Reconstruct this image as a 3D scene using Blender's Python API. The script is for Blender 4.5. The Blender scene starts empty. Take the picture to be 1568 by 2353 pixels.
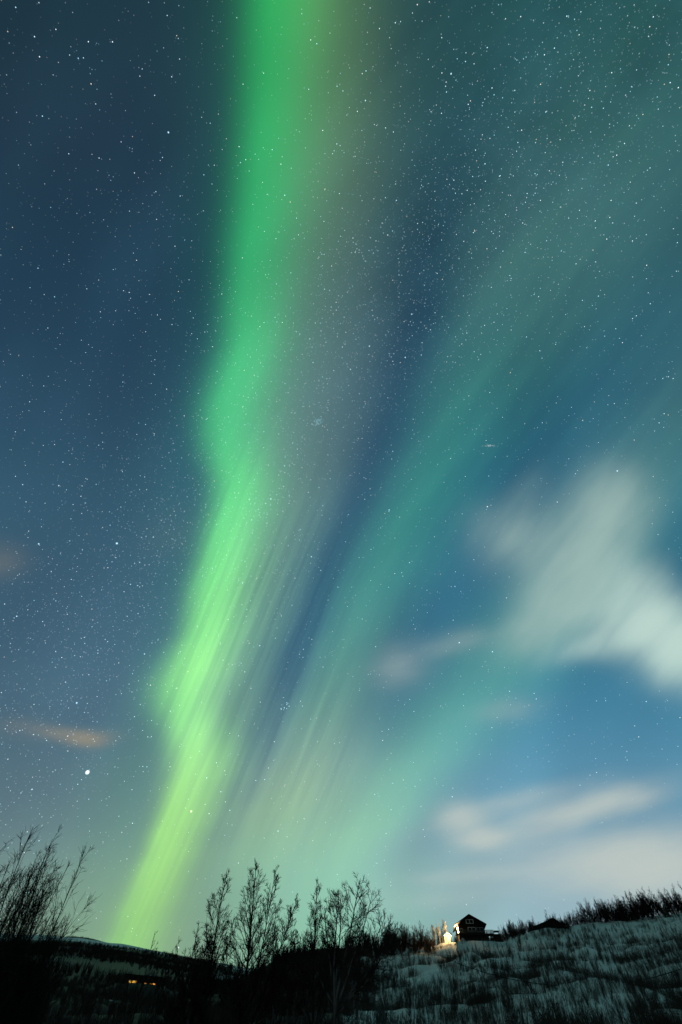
import bpy, math, random
import numpy as np
from mathutils import Vector, Matrix

random.seed(7)
RNG = np.random.default_rng(11)
SC = bpy.context.scene
COL = SC.collection
rad = math.radians

# ------------------------------------------------------------------ camera
FOC = 985.0                     # focal length on a frame 1568 wide and 2353 tall
CX, CY = 784.0, 1176.5
EYE = np.array([0.0, 0.0, 0.0])     # the eye is the origin; the ground is 1.6 m below it
ELEV, ROLL = rad(56.0), rad(1.7)
F_ = np.array([0.0, math.cos(ELEV), math.sin(ELEV)])
U0 = np.array([0.0, -math.sin(ELEV), math.cos(ELEV)])
R0 = np.array([1.0, 0.0, 0.0])
R_ = math.cos(ROLL) * R0 + math.sin(ROLL) * U0
U_ = -math.sin(ROLL) * R0 + math.cos(ROLL) * U0

cam_data = bpy.data.cameras.new('camera')
cam_data.sensor_fit = 'HORIZONTAL'
cam_data.sensor_width = 24.0
cam_data.lens = 24.0 * FOC / 1568.0
cam_data.clip_start = 0.1
cam_data.clip_end = 200000.0
cam = bpy.data.objects.new('camera', cam_data)
COL.objects.link(cam)
M = Matrix(((R_[0], U_[0], -F_[0], 0), (R_[1], U_[1], -F_[1], 0), (R_[2], U_[2], -F_[2], 0), (0, 0, 0, 1)))
cam.matrix_world = M
SC.camera = cam


def pdir(x, y):
    """Unit direction in the world of a point on the photograph (1568 x 2353)."""
    d = (x - CX) / FOC * R_ + (CY - y) / FOC * U_ + F_
    return d / np.linalg.norm(d)


def azel(x, y):
    d = pdir(x, y)
    return math.atan2(d[0], d[1]), math.asin(d[2])


def lin(c):
    c = np.asarray(c, float) / 255.0
    return np.where(c <= 0.04045, c / 12.92, ((c + 0.055) / 1.055) ** 2.4)


# ------------------------------------------------------------------ view
SC.view_settings.view_transform = 'Standard'
SC.view_settings.look = 'None'
SC.view_settings.exposure = 0.0
SC.view_settings.gamma = 1.0
SC.view_settings.use_curve_mapping = False
SC.cycles.max_bounces = 4
SC.cycles.diffuse_bounces = 2
SC.cycles.sample_clamp_indirect = 3.0

# ------------------------------------------------------------------ night sky: airglow, aurora and clouds
WORLD = bpy.data.worlds.new('World')
SC.world = WORLD
WORLD.use_nodes = True
NT = WORLD.node_tree
for n_ in list(NT.nodes):
    NT.nodes.remove(n_)


class S:
    """A float socket with arithmetic."""
    def __init__(s, k): s.k = k
    def __add__(a, b): return mth('ADD', a, b)
    __radd__ = __add__
    def __sub__(a, b): return mth('SUBTRACT', a, b)
    def __rsub__(a, b): return mth('SUBTRACT', b, a)
    def __mul__(a, b): return mth('MULTIPLY', a, b)
    __rmul__ = __mul__
    def __truediv__(a, b): return mth('DIVIDE', a, b)


def put(sock, v):
    if isinstance(v, S):
        NT.links.new(v.k, sock)
    elif hasattr(v, 'is_output'):
        NT.links.new(v, sock)
    else:
        sock.default_value = v


def mth(op, a, b=None, c=None, clamp=False):
    n = NT.nodes.new('ShaderNodeMath')
    n.operation = op
    n.use_clamp = clamp
    put(n.inputs[0], a)
    if b is not None: put(n.inputs[1], b)
    if c is not None: put(n.inputs[2], c)
    return S(n.outputs[0])


def gexp(q):                     # exp(-q)
    return mth('POWER', 2.718281828, q * -1.0)


def sstep(v, a, b):
    n = NT.nodes.new('ShaderNodeMapRange')
    n.interpolation_type = 'SMOOTHSTEP'
    put(n.inputs['Value'], v)
    n.inputs['From Min'].default_value = a
    n.inputs['From Max'].default_value = b
    return S(n.outputs[0])


def dotc(vec, c):
    n = NT.nodes.new('ShaderNodeVectorMath')
    n.operation = 'DOT_PRODUCT'
    put(n.inputs[0], vec)
    n.inputs[1].default_value = tuple(c)
    return S(n.outputs['Value'])


def ramp(fac, stops, interp='B_SPLINE'):
    """stops: (pos 0..1, (r, g, b) linear)."""
    n = NT.nodes.new('ShaderNodeValToRGB')
    n.color_ramp.interpolation = interp
    put(n.inputs[0], fac)
    el = n.color_ramp.elements
    while len(el) < len(stops):
        el.new(0.5)
    for e, (p, c) in zip(el, stops):
        e.position = p
    for e, (p, c) in zip(el, stops):
        e.color = (*[float(q) for q in c], 1)
    return n.outputs[0]


def sep(col):
    n = NT.nodes.new('ShaderNodeSeparateColor')
    put(n.inputs[0], col)
    return S(n.outputs[0]), S(n.outputs[1]), S(n.outputs[2])


def mix(fac, a, b, mode='MIX'):
    n = NT.nodes.new('ShaderNodeMix')
    n.data_type = 'RGBA'
    n.blend_type = mode
    put(n.inputs[0], fac)
    for k, v in ((6, a), (7, b)):
        if isinstance(v, (tuple, list, np.ndarray)):
            n.inputs[k].default_value = (*[float(q) for q in v[:3]], 1)
        else:
            put(n.inputs[k], v)
    return n.outputs[2]


def noise2(x, y, scale, detail=2.0, rough=0.5, z=0.0):
    cb = NT.nodes.new('ShaderNodeCombineXYZ')
    put(cb.inputs[0], x); put(cb.inputs[1], y); cb.inputs[2].default_value = z
    n = NT.nodes.new('ShaderNodeTexNoise')
    n.inputs['Scale'].default_value = scale
    n.inputs['Detail'].default_value = detail
    n.inputs['Roughness'].default_value = rough
    NT.links.new(cb.outputs[0], n.inputs['Vector'])
    return S(n.outputs[0])


def eqv(ra, dec):
    ra, dec = rad(ra), rad(dec)
    return np.array([math.cos(dec) * math.cos(ra), math.cos(dec) * math.sin(ra), math.sin(dec)])


# the star chart turned so that three known clusters lie where they stood that night
_A = np.array([pdir(657, 1625), pdir(1125, 1024), pdir(733, 967)])
_B = np.array([eqv(56.75, 24.1), eqv(10.68, 41.27), eqv(34.9, 57.1)])
_u, _s, _v = np.linalg.svd(_A.T @ _B)
EQ2W = _u @ _v
GALPOLE = EQ2W @ eqv(192.86, 27.13)
tc = NT.nodes.new('ShaderNodeTexCoord')
D = tc.outputs['Generated']
dF = dotc(D, F_)
den = mth('MAXIMUM', dF, 0.12)
X = dotc(D, R_) / den * FOC + CX         # sky chart in frame units: tangent plane on the camera's own axes
Y = CY - dotc(D, U_) / den * FOC
H = 2353.0
yn = mth('MULTIPLY', Y, 1 / H, clamp=True)


def yramp(rows, interp='B_SPLINE', conv=True):
    return ramp(yn, [(max(0, min(1, y / H)), lin(c) if conv else c) for y, c in rows], interp)


LEFT = [(0, (29, 53, 65)), (316, (36, 59, 77)), (600, (34, 64, 84)), (890, (42, 73, 96)), (1176, (52, 88, 109)),
        (1464, (66, 99, 121)), (1650, (78, 110, 128)), (1751, (86, 117, 132)), (1900, (101, 128, 135)), (2000, (112, 140, 137)), (2150, (122, 147, 132))]
MID = [(0, (40, 70, 74)), (300, (38, 69, 76)), (600, (32, 65, 84)), (890, (33, 70, 104)), (1176, (35, 74, 110)), (1464, (48, 94, 126)),
       (1650, (72, 115, 142)), (1750, (95, 132, 152)), (1900, (122, 158, 162)), (2050, (135, 182, 172)), (2200, (132, 180, 160))]
RIGHT = [(0, (33, 76, 80)), (316, (42, 84, 92)), (603, (38, 80, 96)), (890, (40, 86, 108)), (1176, (42, 102, 128)), (1464, (54, 119, 147)),
         (1600, (67, 132, 161)), (1751, (86, 144, 172)), (1900, (114, 161, 184)), (2000, (143, 178, 192)), (2110, (154, 187, 197))]
base = mix(sstep(X, 320, 860), yramp(LEFT), yramp(MID))
base = mix(sstep(X, 740, 1300), base, yramp(RIGHT))


def band(geo, cols, tail=1.0):
    """A curtain: geo rows (y, centre, width left, width right), cols rows (y, linear colour x gain)."""
    g = yramp([(y, (c / 2000, wl / 500, wr / 500)) for y, c, wl, wr in geo], 'CARDINAL', False)
    c, wl, wr = sep(g)
    t = X - c * 2000.0
    q = t / (mth('ADD', mth('MULTIPLY', wl, mth('LESS_THAN', t, 0.0)), mth('MULTIPLY', wr, mth('GREATER_THAN', t, 0.0))) * 500.0 + 0.5)
    prof = gexp(q * q * 0.7)
    return t, q, prof, yramp(cols, 'B_SPLINE', False)


# main curtain: (y, crest, soft left edge, right fall-off)
G1 = [(0, 634, 60, 92), (316, 610, 54, 92), (520, 588, 54, 90), (680, 572, 50, 86), (800, 566, 52, 80), (900, 540, 54, 82), (985, 524, 50, 82), (1060, 530, 46, 76), (1120, 540, 44, 70), (1200, 526, 42, 66),
      (1330, 496, 42, 62), (1464, 466, 40, 58), (1550, 438, 52, 56), (1615, 422, 52, 56), (1675, 430, 46, 66), (1740, 442, 44, 66), (1800, 428, 38, 62), (1900, 394, 34, 56), (1980, 366, 34, 54),
      (2080, 326, 38, 56), (2160, 294, 40, 56), (2300, 240, 40, 56)]
C1 = [(0, (.006, .29, .035)), (316, (.010, .33, .06)), (603, (.012, .33, .06)), (760, (.022, .36, .065)), (890, (.035, .40, .075)), (1000, (.04, .40, .075)), (1100, (.06, .46, .07)),
      (1176, (.08, .52, .08)), (1300, (.12, .58, .08)), (1464, (.19, .64, .08)), (1560, (.21, .63, .06)), (1650, (.13, .46, .045)), (1751, (.21, .54, .05)), (1850, (.24, .56, .03)),
      (1900, (.24, .55, .02)), (1980, (.20, .48, .0)), (2080, (.12, .33, .0)), (2160, (.08, .26, .0))]
t1, q1, p1, c1 = band(G1, C1)
sray = X + Y * 0.43
rays = noise2(sray * 0.02, Y * 0.0005, 1.5, 2.0, 0.55)
rays2 = noise2(sray * 0.02, Y * 0.0006, 4.0, 1.5, 0.5, 4.0)
raymod = 1.0 + (rays - 0.5) * 1.05 * sstep(Y, 500, 1700) + (rays2 - 0.5) * 0.2 * sstep(Y, 1100, 1900)
sky = mix(1.0, base, mix(p1 * raymod, (0, 0, 0), c1), 'ADD')
# its faded veil to the right
G1b = [(0, 745, 70, 105), (316, 745, 90, 115), (603, 725, 95, 130), (890, 690, 100, 160), (1176, 630, 80, 140), (1464, 540, 70, 100), (1650, 480, 60, 110), (1751, 470, 60, 90), (1900, 440, 60, 70), (2000, 400, 60, 70), (2150, 350, 60, 70)]
C1b = [(0, (.060, .110, .025)), (316, (.068, .112, .045)), (603, (.072, .120, .058)), (890, (.092, .150, .088)), (1176, (.112, .180, .09)), (1464, (.11, .22, .075)), (1650, (.13, .25, .08)), (1751, (.12, .22, .06)), (1900, (.06, .14, .02)), (2000, (.05, .1, .01)), (2150, (.04, .09, .0))]
t2, q2, p2, c2 = band(G1b, C1b)
sky = mix(1.0, sky, mix(p2 * (1.0 + (rays2 - 0.5) * 0.7 * sstep(Y, 1000, 1500)), (0, 0, 0), c2), 'ADD')
# faint green fringe left of it
G1c = [(0, 560, 120, 60), (603, 500, 90, 60), (1000, 450, 90, 60), (1464, 400, 80, 60), (1600, 365, 60, 60), (1751, 330, 90, 80), (2000, 270, 120, 90), (2150, 240, 120, 90)]
C1c = [(0, (.0, .02, .005)), (1000, (.0, .018, .004)), (1464, (.0, .02, .005)), (1580, (.008, .055, .013)), (1660, (.01, .045, .012)), (1751, (.01, .05, .005)), (2150, (.01, .05, .0))]
t3, q3, p3, c3 = band(G1c, C1c)
sky = mix(1.0, sky, mix(p3, (0, 0, 0), c3), 'ADD')
# second curtain, fanning out to the upper right
G2 = [(0, 1560, 260, 260), (250, 1480, 260, 240), (450, 1330, 200, 240), (603, 1215, 150, 230), (750, 1135, 110, 200), (890, 1065, 100, 160), (1050, 1000, 88, 120), (1176, 940, 84, 112), (1330, 862, 78, 104), (1464, 806, 68, 80), (1600, 752, 66, 90), (1751, 690, 70, 120), (1850, 640, 70, 130),
      (1950, 590, 70, 170), (2060, 560, 90, 220), (2200, 520, 100, 240)]
C2 = [(0, (.006, .022, .012)), (250, (.013, .034, .020)), (450, (.025, .056, .034)), (603, (.034, .080, .043)), (750, (.03, .09, .045)), (890, (.016, .085, .025)), (1050, (.012, .095, .025)), (1176, (.014, .115, .03)), (1330, (.03, .145, .045)), (1464, (.055, .17, .055)), (1600, (.09, .20, .06)),
      (1751, (.15, .21, .05)), (1850, (.16, .24, .03)), (1950, (.08, .17, .02)), (2060, (.03, .09, .03)), (2200, (.02, .06, .02))]
t4, q4, p4, c4 = band(G2, C2)
rays3 = noise2(t4 * 0.012, Y * 0.0005, 2.2, 2.0, 0.5, 9.0)
sky = mix(1.0, sky, mix(p4 * (1.0 + (rays3 - 0.5) * 0.5), (0, 0, 0), c4), 'ADD')
# third, low curtain
G3 = [(0, 2000, 100, 100), (900, 1640, 150, 150), (1150, 1480, 130, 130), (1300, 1360, 130, 120), (1464, 1210, 140, 110), (1600, 1090, 130, 115), (1751, 962, 105, 105), (1900, 866, 90, 75), (1990, 800, 75, 60), (2100, 760, 80, 90)]
C3 = [(0, (.0, .0, .0)), (700, (.01, .03, .02)), (900, (.03, .07, .04)), (1150, (.035, .08, .04)), (1300, (.03, .085, .03)), (1464, (.045, .14, .045)), (1600, (.042, .145, .035)), (1751, (.042, .145, .015)), (1900, (.04, .13, .0)), (1990, (.01, .04, .0)), (2100, (.0, .01, .0))]
t5, q5, p5, c5 = band(G3, C3)
sky = mix(1.0, sky, mix(p5 * (1.0 + (rays3 - 0.5) * 0.25), (0, 0, 0), c5), 'ADD')
# the dark gap between the two curtains
GD = [(0, 1150, 80, 70), (430, 1030, 70, 60), (800, 950, 60, 55), (1000, 880, 50, 50), (1230, 785, 48, 44), (1450, 700, 46, 40), (1650, 640, 44, 38), (1800, 600, 42, 38), (1950, 555, 40, 40), (2200, 490, 40, 40)]
CD = [(0, (.95, .95, .96)), (430, (.82, .85, .90)), (800, (.64, .71, .85)), (1230, (.60, .68, .85)), (1600, (.72, .76, .90)), (1780, (.86, .86, .94)), (1950, (1, 1, 1)), (2200, (1, 1, 1))]
t6, q6, p6, c6 = band(GD, CD)
sky = mix(1.0, sky, mix(p6, (1, 1, 1), c6), 'MULTIPLY')
sray2 = X + Y * 0.40
rays4 = noise2(sray2 * 0.01, Y * 0.0005, 3.2, 3.0, 0.6, 15.0)
rays5 = noise2(X * 0.01 + Y * 0.0085, Y * 0.0006 - X * 0.0004, 1.1, 2.0, 0.5, 31.0)
where_rays = sstep(Y, 950, 1350) * sstep(Y, 2050, 1650) * sstep(X, 380, 520) * sstep(X, 860, 720)
sky = mix(where_rays, sky, mix(1.0, sky, ramp(rays4, [(0.30, (.86, .88, .92)), (0.70, (1.13, 1.12, 1.08))], 'EASE'), 'MULTIPLY'))
sky = mix(sstep(X, 700, 1000) * sstep(Y, 1500, 1100), sky, mix(1.0, sky, ramp(rays5, [(0.3, (.92, .93, .96)), (0.7, (1.08, 1.07, 1.04))], 'EASE'), 'MULTIPLY'))
# slow unevenness of the airglow, drawn out along the curtains
blot = noise2(X * 0.0030 + Y * 0.0012, Y * 0.0016, 1.3, 1.0, 0.4, 2.0)
sky = mix(1.0, sky, ramp(blot, [(0.3, (.91, .90, .91)), (0.7, (1.11, 1.12, 1.10))], 'EASE'), 'MULTIPLY')

# the Milky Way's own faint glow
galb = dotc(D, GALPOLE)
mw = gexp(galb * galb * 34.0) * sstep(noise2(X * 0.004, Y * 0.004, 1.0, 4.0, 0.6, 61.0), 0.32, 0.72) * sstep(Y, 1500, 500)
sky = mix(1.0, sky, mix(mw, (0, 0, 0), (.007, .019, .028)), 'ADD')

# clouds: (x, y, half length, half width, angle up to the right, weight)
CLOUDS_A = [(1395, 1180, 86, 66, 60, .85), (1335, 1285, 130, 72, 55, .80), (1285, 1385, 110, 56, 48, .85), (1225, 1450, 70, 32, 35, .45), (1165, 1235, 70, 52, -20, .34), (1250, 1235, 110, 70, 15, .40), (1205, 1140, 70, 30, 55, .16), (1350, 1390, 60, 45, 45, .30)]
CLOUDS_B = [(1550, 1462, 130, 60, -14, 1.1), (1475, 1430, 85, 56, -10, .65), (1460, 1350, 75, 55, -42, .45), (1390, 1480, 95, 28, 12, .45), (1585, 1520, 90, 58, -10, .8)]
CLOUDS_C = [(920, 1530, 55, 44, 20, .24), (1045, 1478, 75, 26, 12, .18), (1170, 1632, 70, 26, 8, .16), (1064, 1888, 34, 46, 80, .85), (1108, 1927, 44, 20, 8, 1.3), (1180, 1845, 150, 20, 17, .30),
            (1310, 1872, 160, 30, 17, .75), (1420, 1838, 80, 30, 10, .45), (1420, 1985, 200, 50, 3, 1.0), (1070, 2008, 90, 16, 3, .35), (1560, 2020, 130, 70, 0, .6), (1480, 1935, 170, 36, 10, .35), (1000, 2060, 160, 26, 3, .14)]
CLOUDS_D = [(196, 1698, 36, 15, -6, .85), (140, 1688, 55, 14, -10, .5), (60, 1675, 70, 22, -5, .16), (-15, 1285, 36, 60, 90, .22), (395, 1225, 65, 50, 30, .04), (245, 1690, 36, 14, 0, .14)]
w1 = noise2(X * 0.01, Y * 0.01, 0.55, 2.0, 0.45, 21.0)
w2 = noise2(X * 0.01, Y * 0.01, 0.55, 2.0, 0.45, 37.0)
Xw = X + (w1 - 0.5) * 40.0
Yw = Y + (w2 - 0.5) * 36.0
streak = noise2(X * 0.0022 - Y * 0.0028, X * 0.0085 + Y * 0.0067, 1.25, 2.5, 0.52, 5.0)


def cloud_density(lst, warp=1.0):
    tot = None
    for x, y, a, b, ang, w in lst:
        ca, sa = math.cos(rad(ang)), math.sin(rad(ang))
        dx, dy = (Xw if warp else X) - x, (Yw if warp else Y) - y
        p = (dx * ca - dy * sa) * (1.0 / a)
        q = (dx * sa + dy * ca) * (1.0 / b)
        r2 = p * p + q * q
        g = gexp(r2 * 0.85) * w
        tot = g if tot is None else tot + g
    return tot


streak2 = noise2(X * 0.0045 + Y * 0.001, Y * 0.013 + X * 0.0022, 1.1, 4.0, 0.55, 43.0)


def add_cloud(sky, lst, col, k, warp=1.0, streak=streak):
    d = cloud_density(lst, warp) * mth('MAXIMUM', streak * 1.7 + 0.13, 0.3)
    a = mth('SUBTRACT', 1.0, gexp(d * k), clamp=True)
    return mix(a, sky, lin(col))


sky = add_cloud(sky, CLOUDS_A, (160, 188, 182), 1.25)
sky = add_cloud(sky, CLOUDS_B, (190, 217, 207), 1.5)
sky = add_cloud(sky, CLOUDS_C, (193, 202, 195), 1.25, 1.0, streak2)
sky = add_cloud(sky, CLOUDS_D, (150, 143, 126), 1.35, 0, streak2)

# behind the chart, plain moonlit night air
nish = NT.nodes.new('ShaderNodeTexSky')
nish.sky_type = 'NISHITA'
nish.sun_disc = False
nish.sun_elevation = rad(24)
nish.sun_rotation = rad(215)
back = mix(1.0, mix(1.0, nish.outputs[0], (.0035, .0035, .0035), 'MULTIPLY'), (.008, .025, .030), 'ADD')
sky = mix(sstep(dF, 0.16, 0.34), back, sky)
bg = NT.nodes.new('ShaderNodeBackground')
NT.links.new(sky, bg.inputs[0])
bg.inputs[1].default_value = 1.0
wo = NT.nodes.new('ShaderNodeOutputWorld')
NT.links.new(bg.outputs[0], wo.inputs[0])

# the moon, low behind the camera and to its left
moon_data = bpy.data.lights.new('moonlight', 'SUN')
moon_data.energy = 0.06
moon_data.angle = rad(0.5)
moon_data.color = (1.0, 0.93, 0.82)
moon = bpy.data.objects.new('moonlight', moon_data)
COL.objects.link(moon)
moon.rotation_euler = (rad(66), 0, rad(-35))


# ------------------------------------------------------------------ materials
def material(name, build, rough=0.8):
    m = bpy.data.materials.new(name)
    m.use_nodes = True
    t = m.node_tree
    for n in list(t.nodes): t.nodes.remove(n)
    o = t.nodes.new('ShaderNodeOutputMaterial')
    b = t.nodes.new('ShaderNodeBsdfPrincipled')
    b.inputs['Roughness'].default_value = rough
    b.inputs['Specular IOR Level'].default_value = 0.15
    t.links.new(b.outputs[0], o.inputs[0])
    build(t, b)
    return m


def two_tone(c1, c2, scale, stretch=(1, 1, 1), lo=.35, hi=.65, bump=0.0, detail=4.0):
    """Base colour wandering between two tones in the object's own space."""
    def f(t, b):
        tc = t.nodes.new('ShaderNodeTexCoord')
        mp = t.nodes.new('ShaderNodeMapping')
        mp.inputs['Scale'].default_value = stretch
        t.links.new(tc.outputs['Object'], mp.inputs[0])
        nz = t.nodes.new('ShaderNodeTexNoise')
        nz.inputs['Scale'].default_value = scale
        nz.inputs['Detail'].default_value = detail
        t.links.new(mp.outputs[0], nz.inputs['Vector'])
        r = t.nodes.new('ShaderNodeValToRGB')
        r.color_ramp.elements[0].position = lo
        r.color_ramp.elements[1].position = hi
        r.color_ramp.elements[0].color = (*c1, 1)
        r.color_ramp.elements[1].color = (*c2, 1)
        t.links.new(nz.outputs[0], r.inputs[0])
        t.links.new(r.outputs[0], b.inputs['Base Color'])
        if bump:
            bp = t.nodes.new('ShaderNodeBump')
            bp.inputs['Strength'].default_value = bump
            t.links.new(nz.outputs[0], bp.inputs['Height'])
            t.links.new(bp.outputs[0], b.inputs['Normal'])
    return f


def glow(name, col, strength):
    m = bpy.data.materials.new(name)
    m.use_nodes = True
    t = m.node_tree
    for n in list(t.nodes): t.nodes.remove(n)
    o = t.nodes.new('ShaderNodeOutputMaterial')
    e = t.nodes.new('ShaderNodeEmission')
    nz = t.nodes.new('ShaderNodeTexNoise'); nz.inputs['Scale'].default_value = 3.0
    r = t.nodes.new('ShaderNodeValToRGB')
    r.color_ramp.elements[0].color = (*[c * .75 for c in col], 1)
    r.color_ramp.elements[1].color = (*col, 1)
    t.links.new(nz.outputs[0], r.inputs[0])
    t.links.new(r.outputs[0], e.inputs[0])
    e.inputs[1].default_value = strength
    t.links.new(e.outputs[0], o.inputs[0])
    return m


BARK_DARK = material('dark_bark', two_tone((.018, .016, .014), (.040, .034, .030), 3.0, (1, 1, .3)), .9)
BARK_GREY = material('grey_birch_bark', two_tone((.035, .032, .030), (.17, .165, .155), 2.2, (2, 2, .5), .42, .6), .8)
BARK_PALE_LIT = material('pale_lamplit_birch_bark', two_tone((.10, .09, .08), (.42, .40, .36), 2.0, (2, 2, .5), .40, .55), .75)  # birch bark, paler than the others and on twigs too: lamplight put into colour
TWIG = material('brown_twigs', two_tone((.020, .014, .012), (.045, .032, .027), 1.5), .9)


SCRUB = material('weathered_scrub_twigs', two_tone((.035, .030, .027), (.085, .072, .062), 1.2), .9)


# ------------------------------------------------------------------ ground
def vnoise(x, y, seed):
    """Smooth value noise on a unit lattice."""
    xi, yi = np.floor(x).astype(np.int64), np.floor(y).astype(np.int64)
    xf, yf = x - xi, y - yi
    u, v = xf * xf * xf * (xf * (6 * xf - 15) + 10), yf * yf * yf * (yf * (6 * yf - 15) + 10)

    def h(a, b):
        n = (a * 374761393 + b * 668265263 + seed * 69069) & 0xFFFFFFFF
        n = ((n ^ (n >> 13)) * 1274126177) & 0xFFFFFFFF
        return ((n ^ (n >> 16)) & 0xFFFF) / 65535.0
    a, b, c, d = h(xi, yi), h(xi + 1, yi), h(xi, yi + 1), h(xi + 1, yi + 1)
    return (a * (1 - u) + b * u) * (1 - v) + (c * (1 - u) + d * u) * v


SKYLINE = [(-900, 2120), (-300, 2120), (0, 2148), (185, 2159), (280, 2173), (346, 2186), (429, 2202), (517, 2216), (560, 2226)]
SK_L = [azel(*p) for p in SKYLINE]
RIDGE = [(430, 2262), (520, 2236), (575, 2218), (633, 2200), (699, 2188), (778, 2180), (842, 2177), (1022, 2174), (1086, 2163), (1150, 2156), (1230, 2140), (1345, 2124), (1486, 2107), (1568, 2098), (1800, 2078), (2100, 2140)]
SK_R = [azel(*p) for p in RIDGE]
LAZ = np.array([p[0] for p in SK_L]); LEL = np.array([p[1] for p in SK_L])
RAZ = np.array([p[0] for p in SK_R]); REL = np.array([p[1] for p in SK_R])
RR = 182.0                                            # the ridge's distance


HR = 178.0                                            # the house
TERRACES = []                                         # levelled building plots


def plot(px, py, r, size, dz=0.0):
    a_, e_ = azel(px, py)
    TERRACES.append((r * math.sin(a_), r * math.cos(a_), r * math.tan(e_) + dz, size))


def smooth01(t):
    t = np.clip(t, 0, 1)
    return t * t * (3 - 2 * t)


plot(1085, 2162, HR - 4.5, 7.0)
TERRACES[-1] = (TERRACES[-1][0] * (HR + 2) / (HR - 4.5), TERRACES[-1][1] * (HR + 2) / (HR - 4.5)) + TERRACES[-1][2:]
plot(1031, 2173, HR + 2, 3.2)
plot(1262, 2143, 177.0, 5.0)
plot(326, 2272, 152.0, 6.0)


def ground(x, y, bumps=True):
    """Height of the snow surface, eye at zero."""
    x = np.asarray(x, float); y = np.asarray(y, float)
    r = np.hypot(x, y) + 1e-6
    az = np.arctan2(x, y)
    ell = np.interp(az, LAZ, LEL)
    elr = np.interp(az, RAZ, REL)
    lr = np.log(r)
    d = rad(1)
    # right-hand slope
    ks = [6, 14, 28, 45, 75, 110, 150, RR]
    fr = [-15, -3.4, 1.2, 3.4, 6.0, 8.4, 10.4, 11.4]
    e_r = np.interp(lr, np.log(ks), np.array(fr) * d)
    e_r = e_r + (elr - rad(11.4)) * smooth01(r / RR)
    e_r = np.where(r > RR, elr * (RR / r) ** 0.9, e_r)
    # left: a shallow valley, then the long fell
    kl = [6, 14, 28, 45, 80, 150, 260, 420, 700, 1100, 1600]
    fl = [-15, -3.6, .6, 2.4, 4.6, 6.6, 7.2, 7.75, 8.3, 8.75, 9.05]
    e_l = np.interp(lr, np.log(kl), np.array(fl) * d)
    e_l = e_l + (ell - rad(9.05)) * smooth01(r / 1000)
    e_l = np.where(r > 1600, ell * (1600.0 / r) ** 0.6, e_l)
    w = smooth01((az - rad(-12.5)) / rad(9.0))
    zl, zr = r * np.tan(e_l), r * np.tan(e_r)
    z = np.where(r > RR, zl * (1 - w) + w * np.maximum(zl, zr), zl * (1 - w) + zr * w)
    near = smooth01((6.0 - r) / 4.0)
    z = z * (1 - near) - 1.6 * near
    back = smooth01((np.abs(az) - rad(75)) / rad(40))
    z = z * (1 - back) + back * (-1.6 - 2.0 * smooth01(r / 80.0))
    if bumps:
        k = smooth01((r - 12) / 25) * (1 - smooth01((r - 400) / 400))
        ridge_fade = 1 - .65 * np.exp(-((r - RR) / 16) ** 2)
        b = (vnoise(x / 31, y / 31, 1) - .5) * 2.0 + (vnoise(x / 11, y / 11, 2) - .5) * 2.2 + (vnoise(x / 4.7, y / 4.7, 3) - .5) * 1.6 + (vnoise(x / 1.9, y / 1.9, 4) - .5) * .32
        z = z + b * k * ridge_fade
        kf = smooth01((r - 500) / 500)
        for tx, ty, tz, tr in TERRACES:
            k2 = 1 - smooth01((np.hypot(x - tx, y - ty) - tr) / (tr * .7))
            z = z * (1 - k2) + tz * k2
        z = z + kf * ((vnoise(x / 150, y / 150, 7) - .5) * 10 + (vnoise(x / 60, y / 60, 8) - .5) * 4)
    return z


def gz(x, y):
    return float(ground(np.array([x]), np.array([y]))[0])


azs = np.concatenate([np.arange(-60, 60, .22), np.arange(60, 300, 4.0)])
rs = [1.0, 2.5, 4.5]
while rs[-1] < 9000:
    rs.append(rs[-1] * (1.016 if 20 < rs[-1] < 260 else 1.045))
rs = np.array(rs)
na, nr = len(azs), len(rs)
AA, RRg = np.meshgrid(np.radians(azs), rs)
gx, gy = RRg * np.sin(AA), RRg * np.cos(AA)
gzz = ground(gx, gy)
verts = np.stack([gx, gy, gzz], -1).reshape(-1, 3)
idx = np.arange(nr * na).reshape(nr, na)
a, b = idx[:-1], idx[1:]
q = np.stack([a, np.roll(a, -1, 1), np.roll(b, -1, 1), b], -1).reshape(-1, 4)[:, ::-1]
me = bpy.data.meshes.new('snowy_ground')
me.vertices.add(len(verts)); me.vertices.foreach_set('co', verts.ravel())
me.loops.add(q.size); me.loops.foreach_set('vertex_index', q.ravel().astype(np.int32))
me.polygons.add(len(q)); me.polygons.foreach_set('loop_start', np.arange(0, q.size, 4, dtype=np.int32))
me.polygons.foreach_set('use_smooth', np.ones(len(q), bool))
me.update()
# how much dark heath takes the place of snow (low ground on the left, tree belts on the fell)
vx, vy = verts[:, 0], verts[:, 1]
vr = np.hypot(vx, vy); va = np.degrees(np.arctan2(vx, vy))
low = 1 - smooth01((va + 1.0 - vr / 60.0) / 3.5)
nearb = low * (1 - smooth01((vr - 330) / 130))
bare = nearb * (.80 + .5 * (vnoise(vx / 9, vy / 9, 12) - .35))
fe = np.degrees(np.arctan2(gzz.ravel(), vr))
fell = smooth01((vr - 280) / 90)
belt = .55 + .9 * (vnoise(vx / 120, vy / 420, 14) - .5) + .5 * (vnoise(vx / 40, vy / 90, 15) - .5)
crest = np.exp(-((vr - 1350) / 190.0) ** 2)
belt = (belt + .30 * (1 - smooth01((vr - 900) / 300)) + .40 * (1 - smooth01((vr - 560) / 160))) * (1 - .85 * crest) + .38 * np.exp(-((vr - 1120) / 90.0) ** 2) + .45 * smooth01((vr - 1520) / 60)
bare = np.clip(np.where(fell > 0, bare * (1 - fell) + fell * belt, bare), 0, 1)
ca = me.color_attributes.new('heath', 'FLOAT_COLOR', 'POINT')
ca.data.foreach_set('color', np.stack([bare] * 3 + [np.ones_like(bare)], -1).astype(np.float32).ravel())
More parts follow.
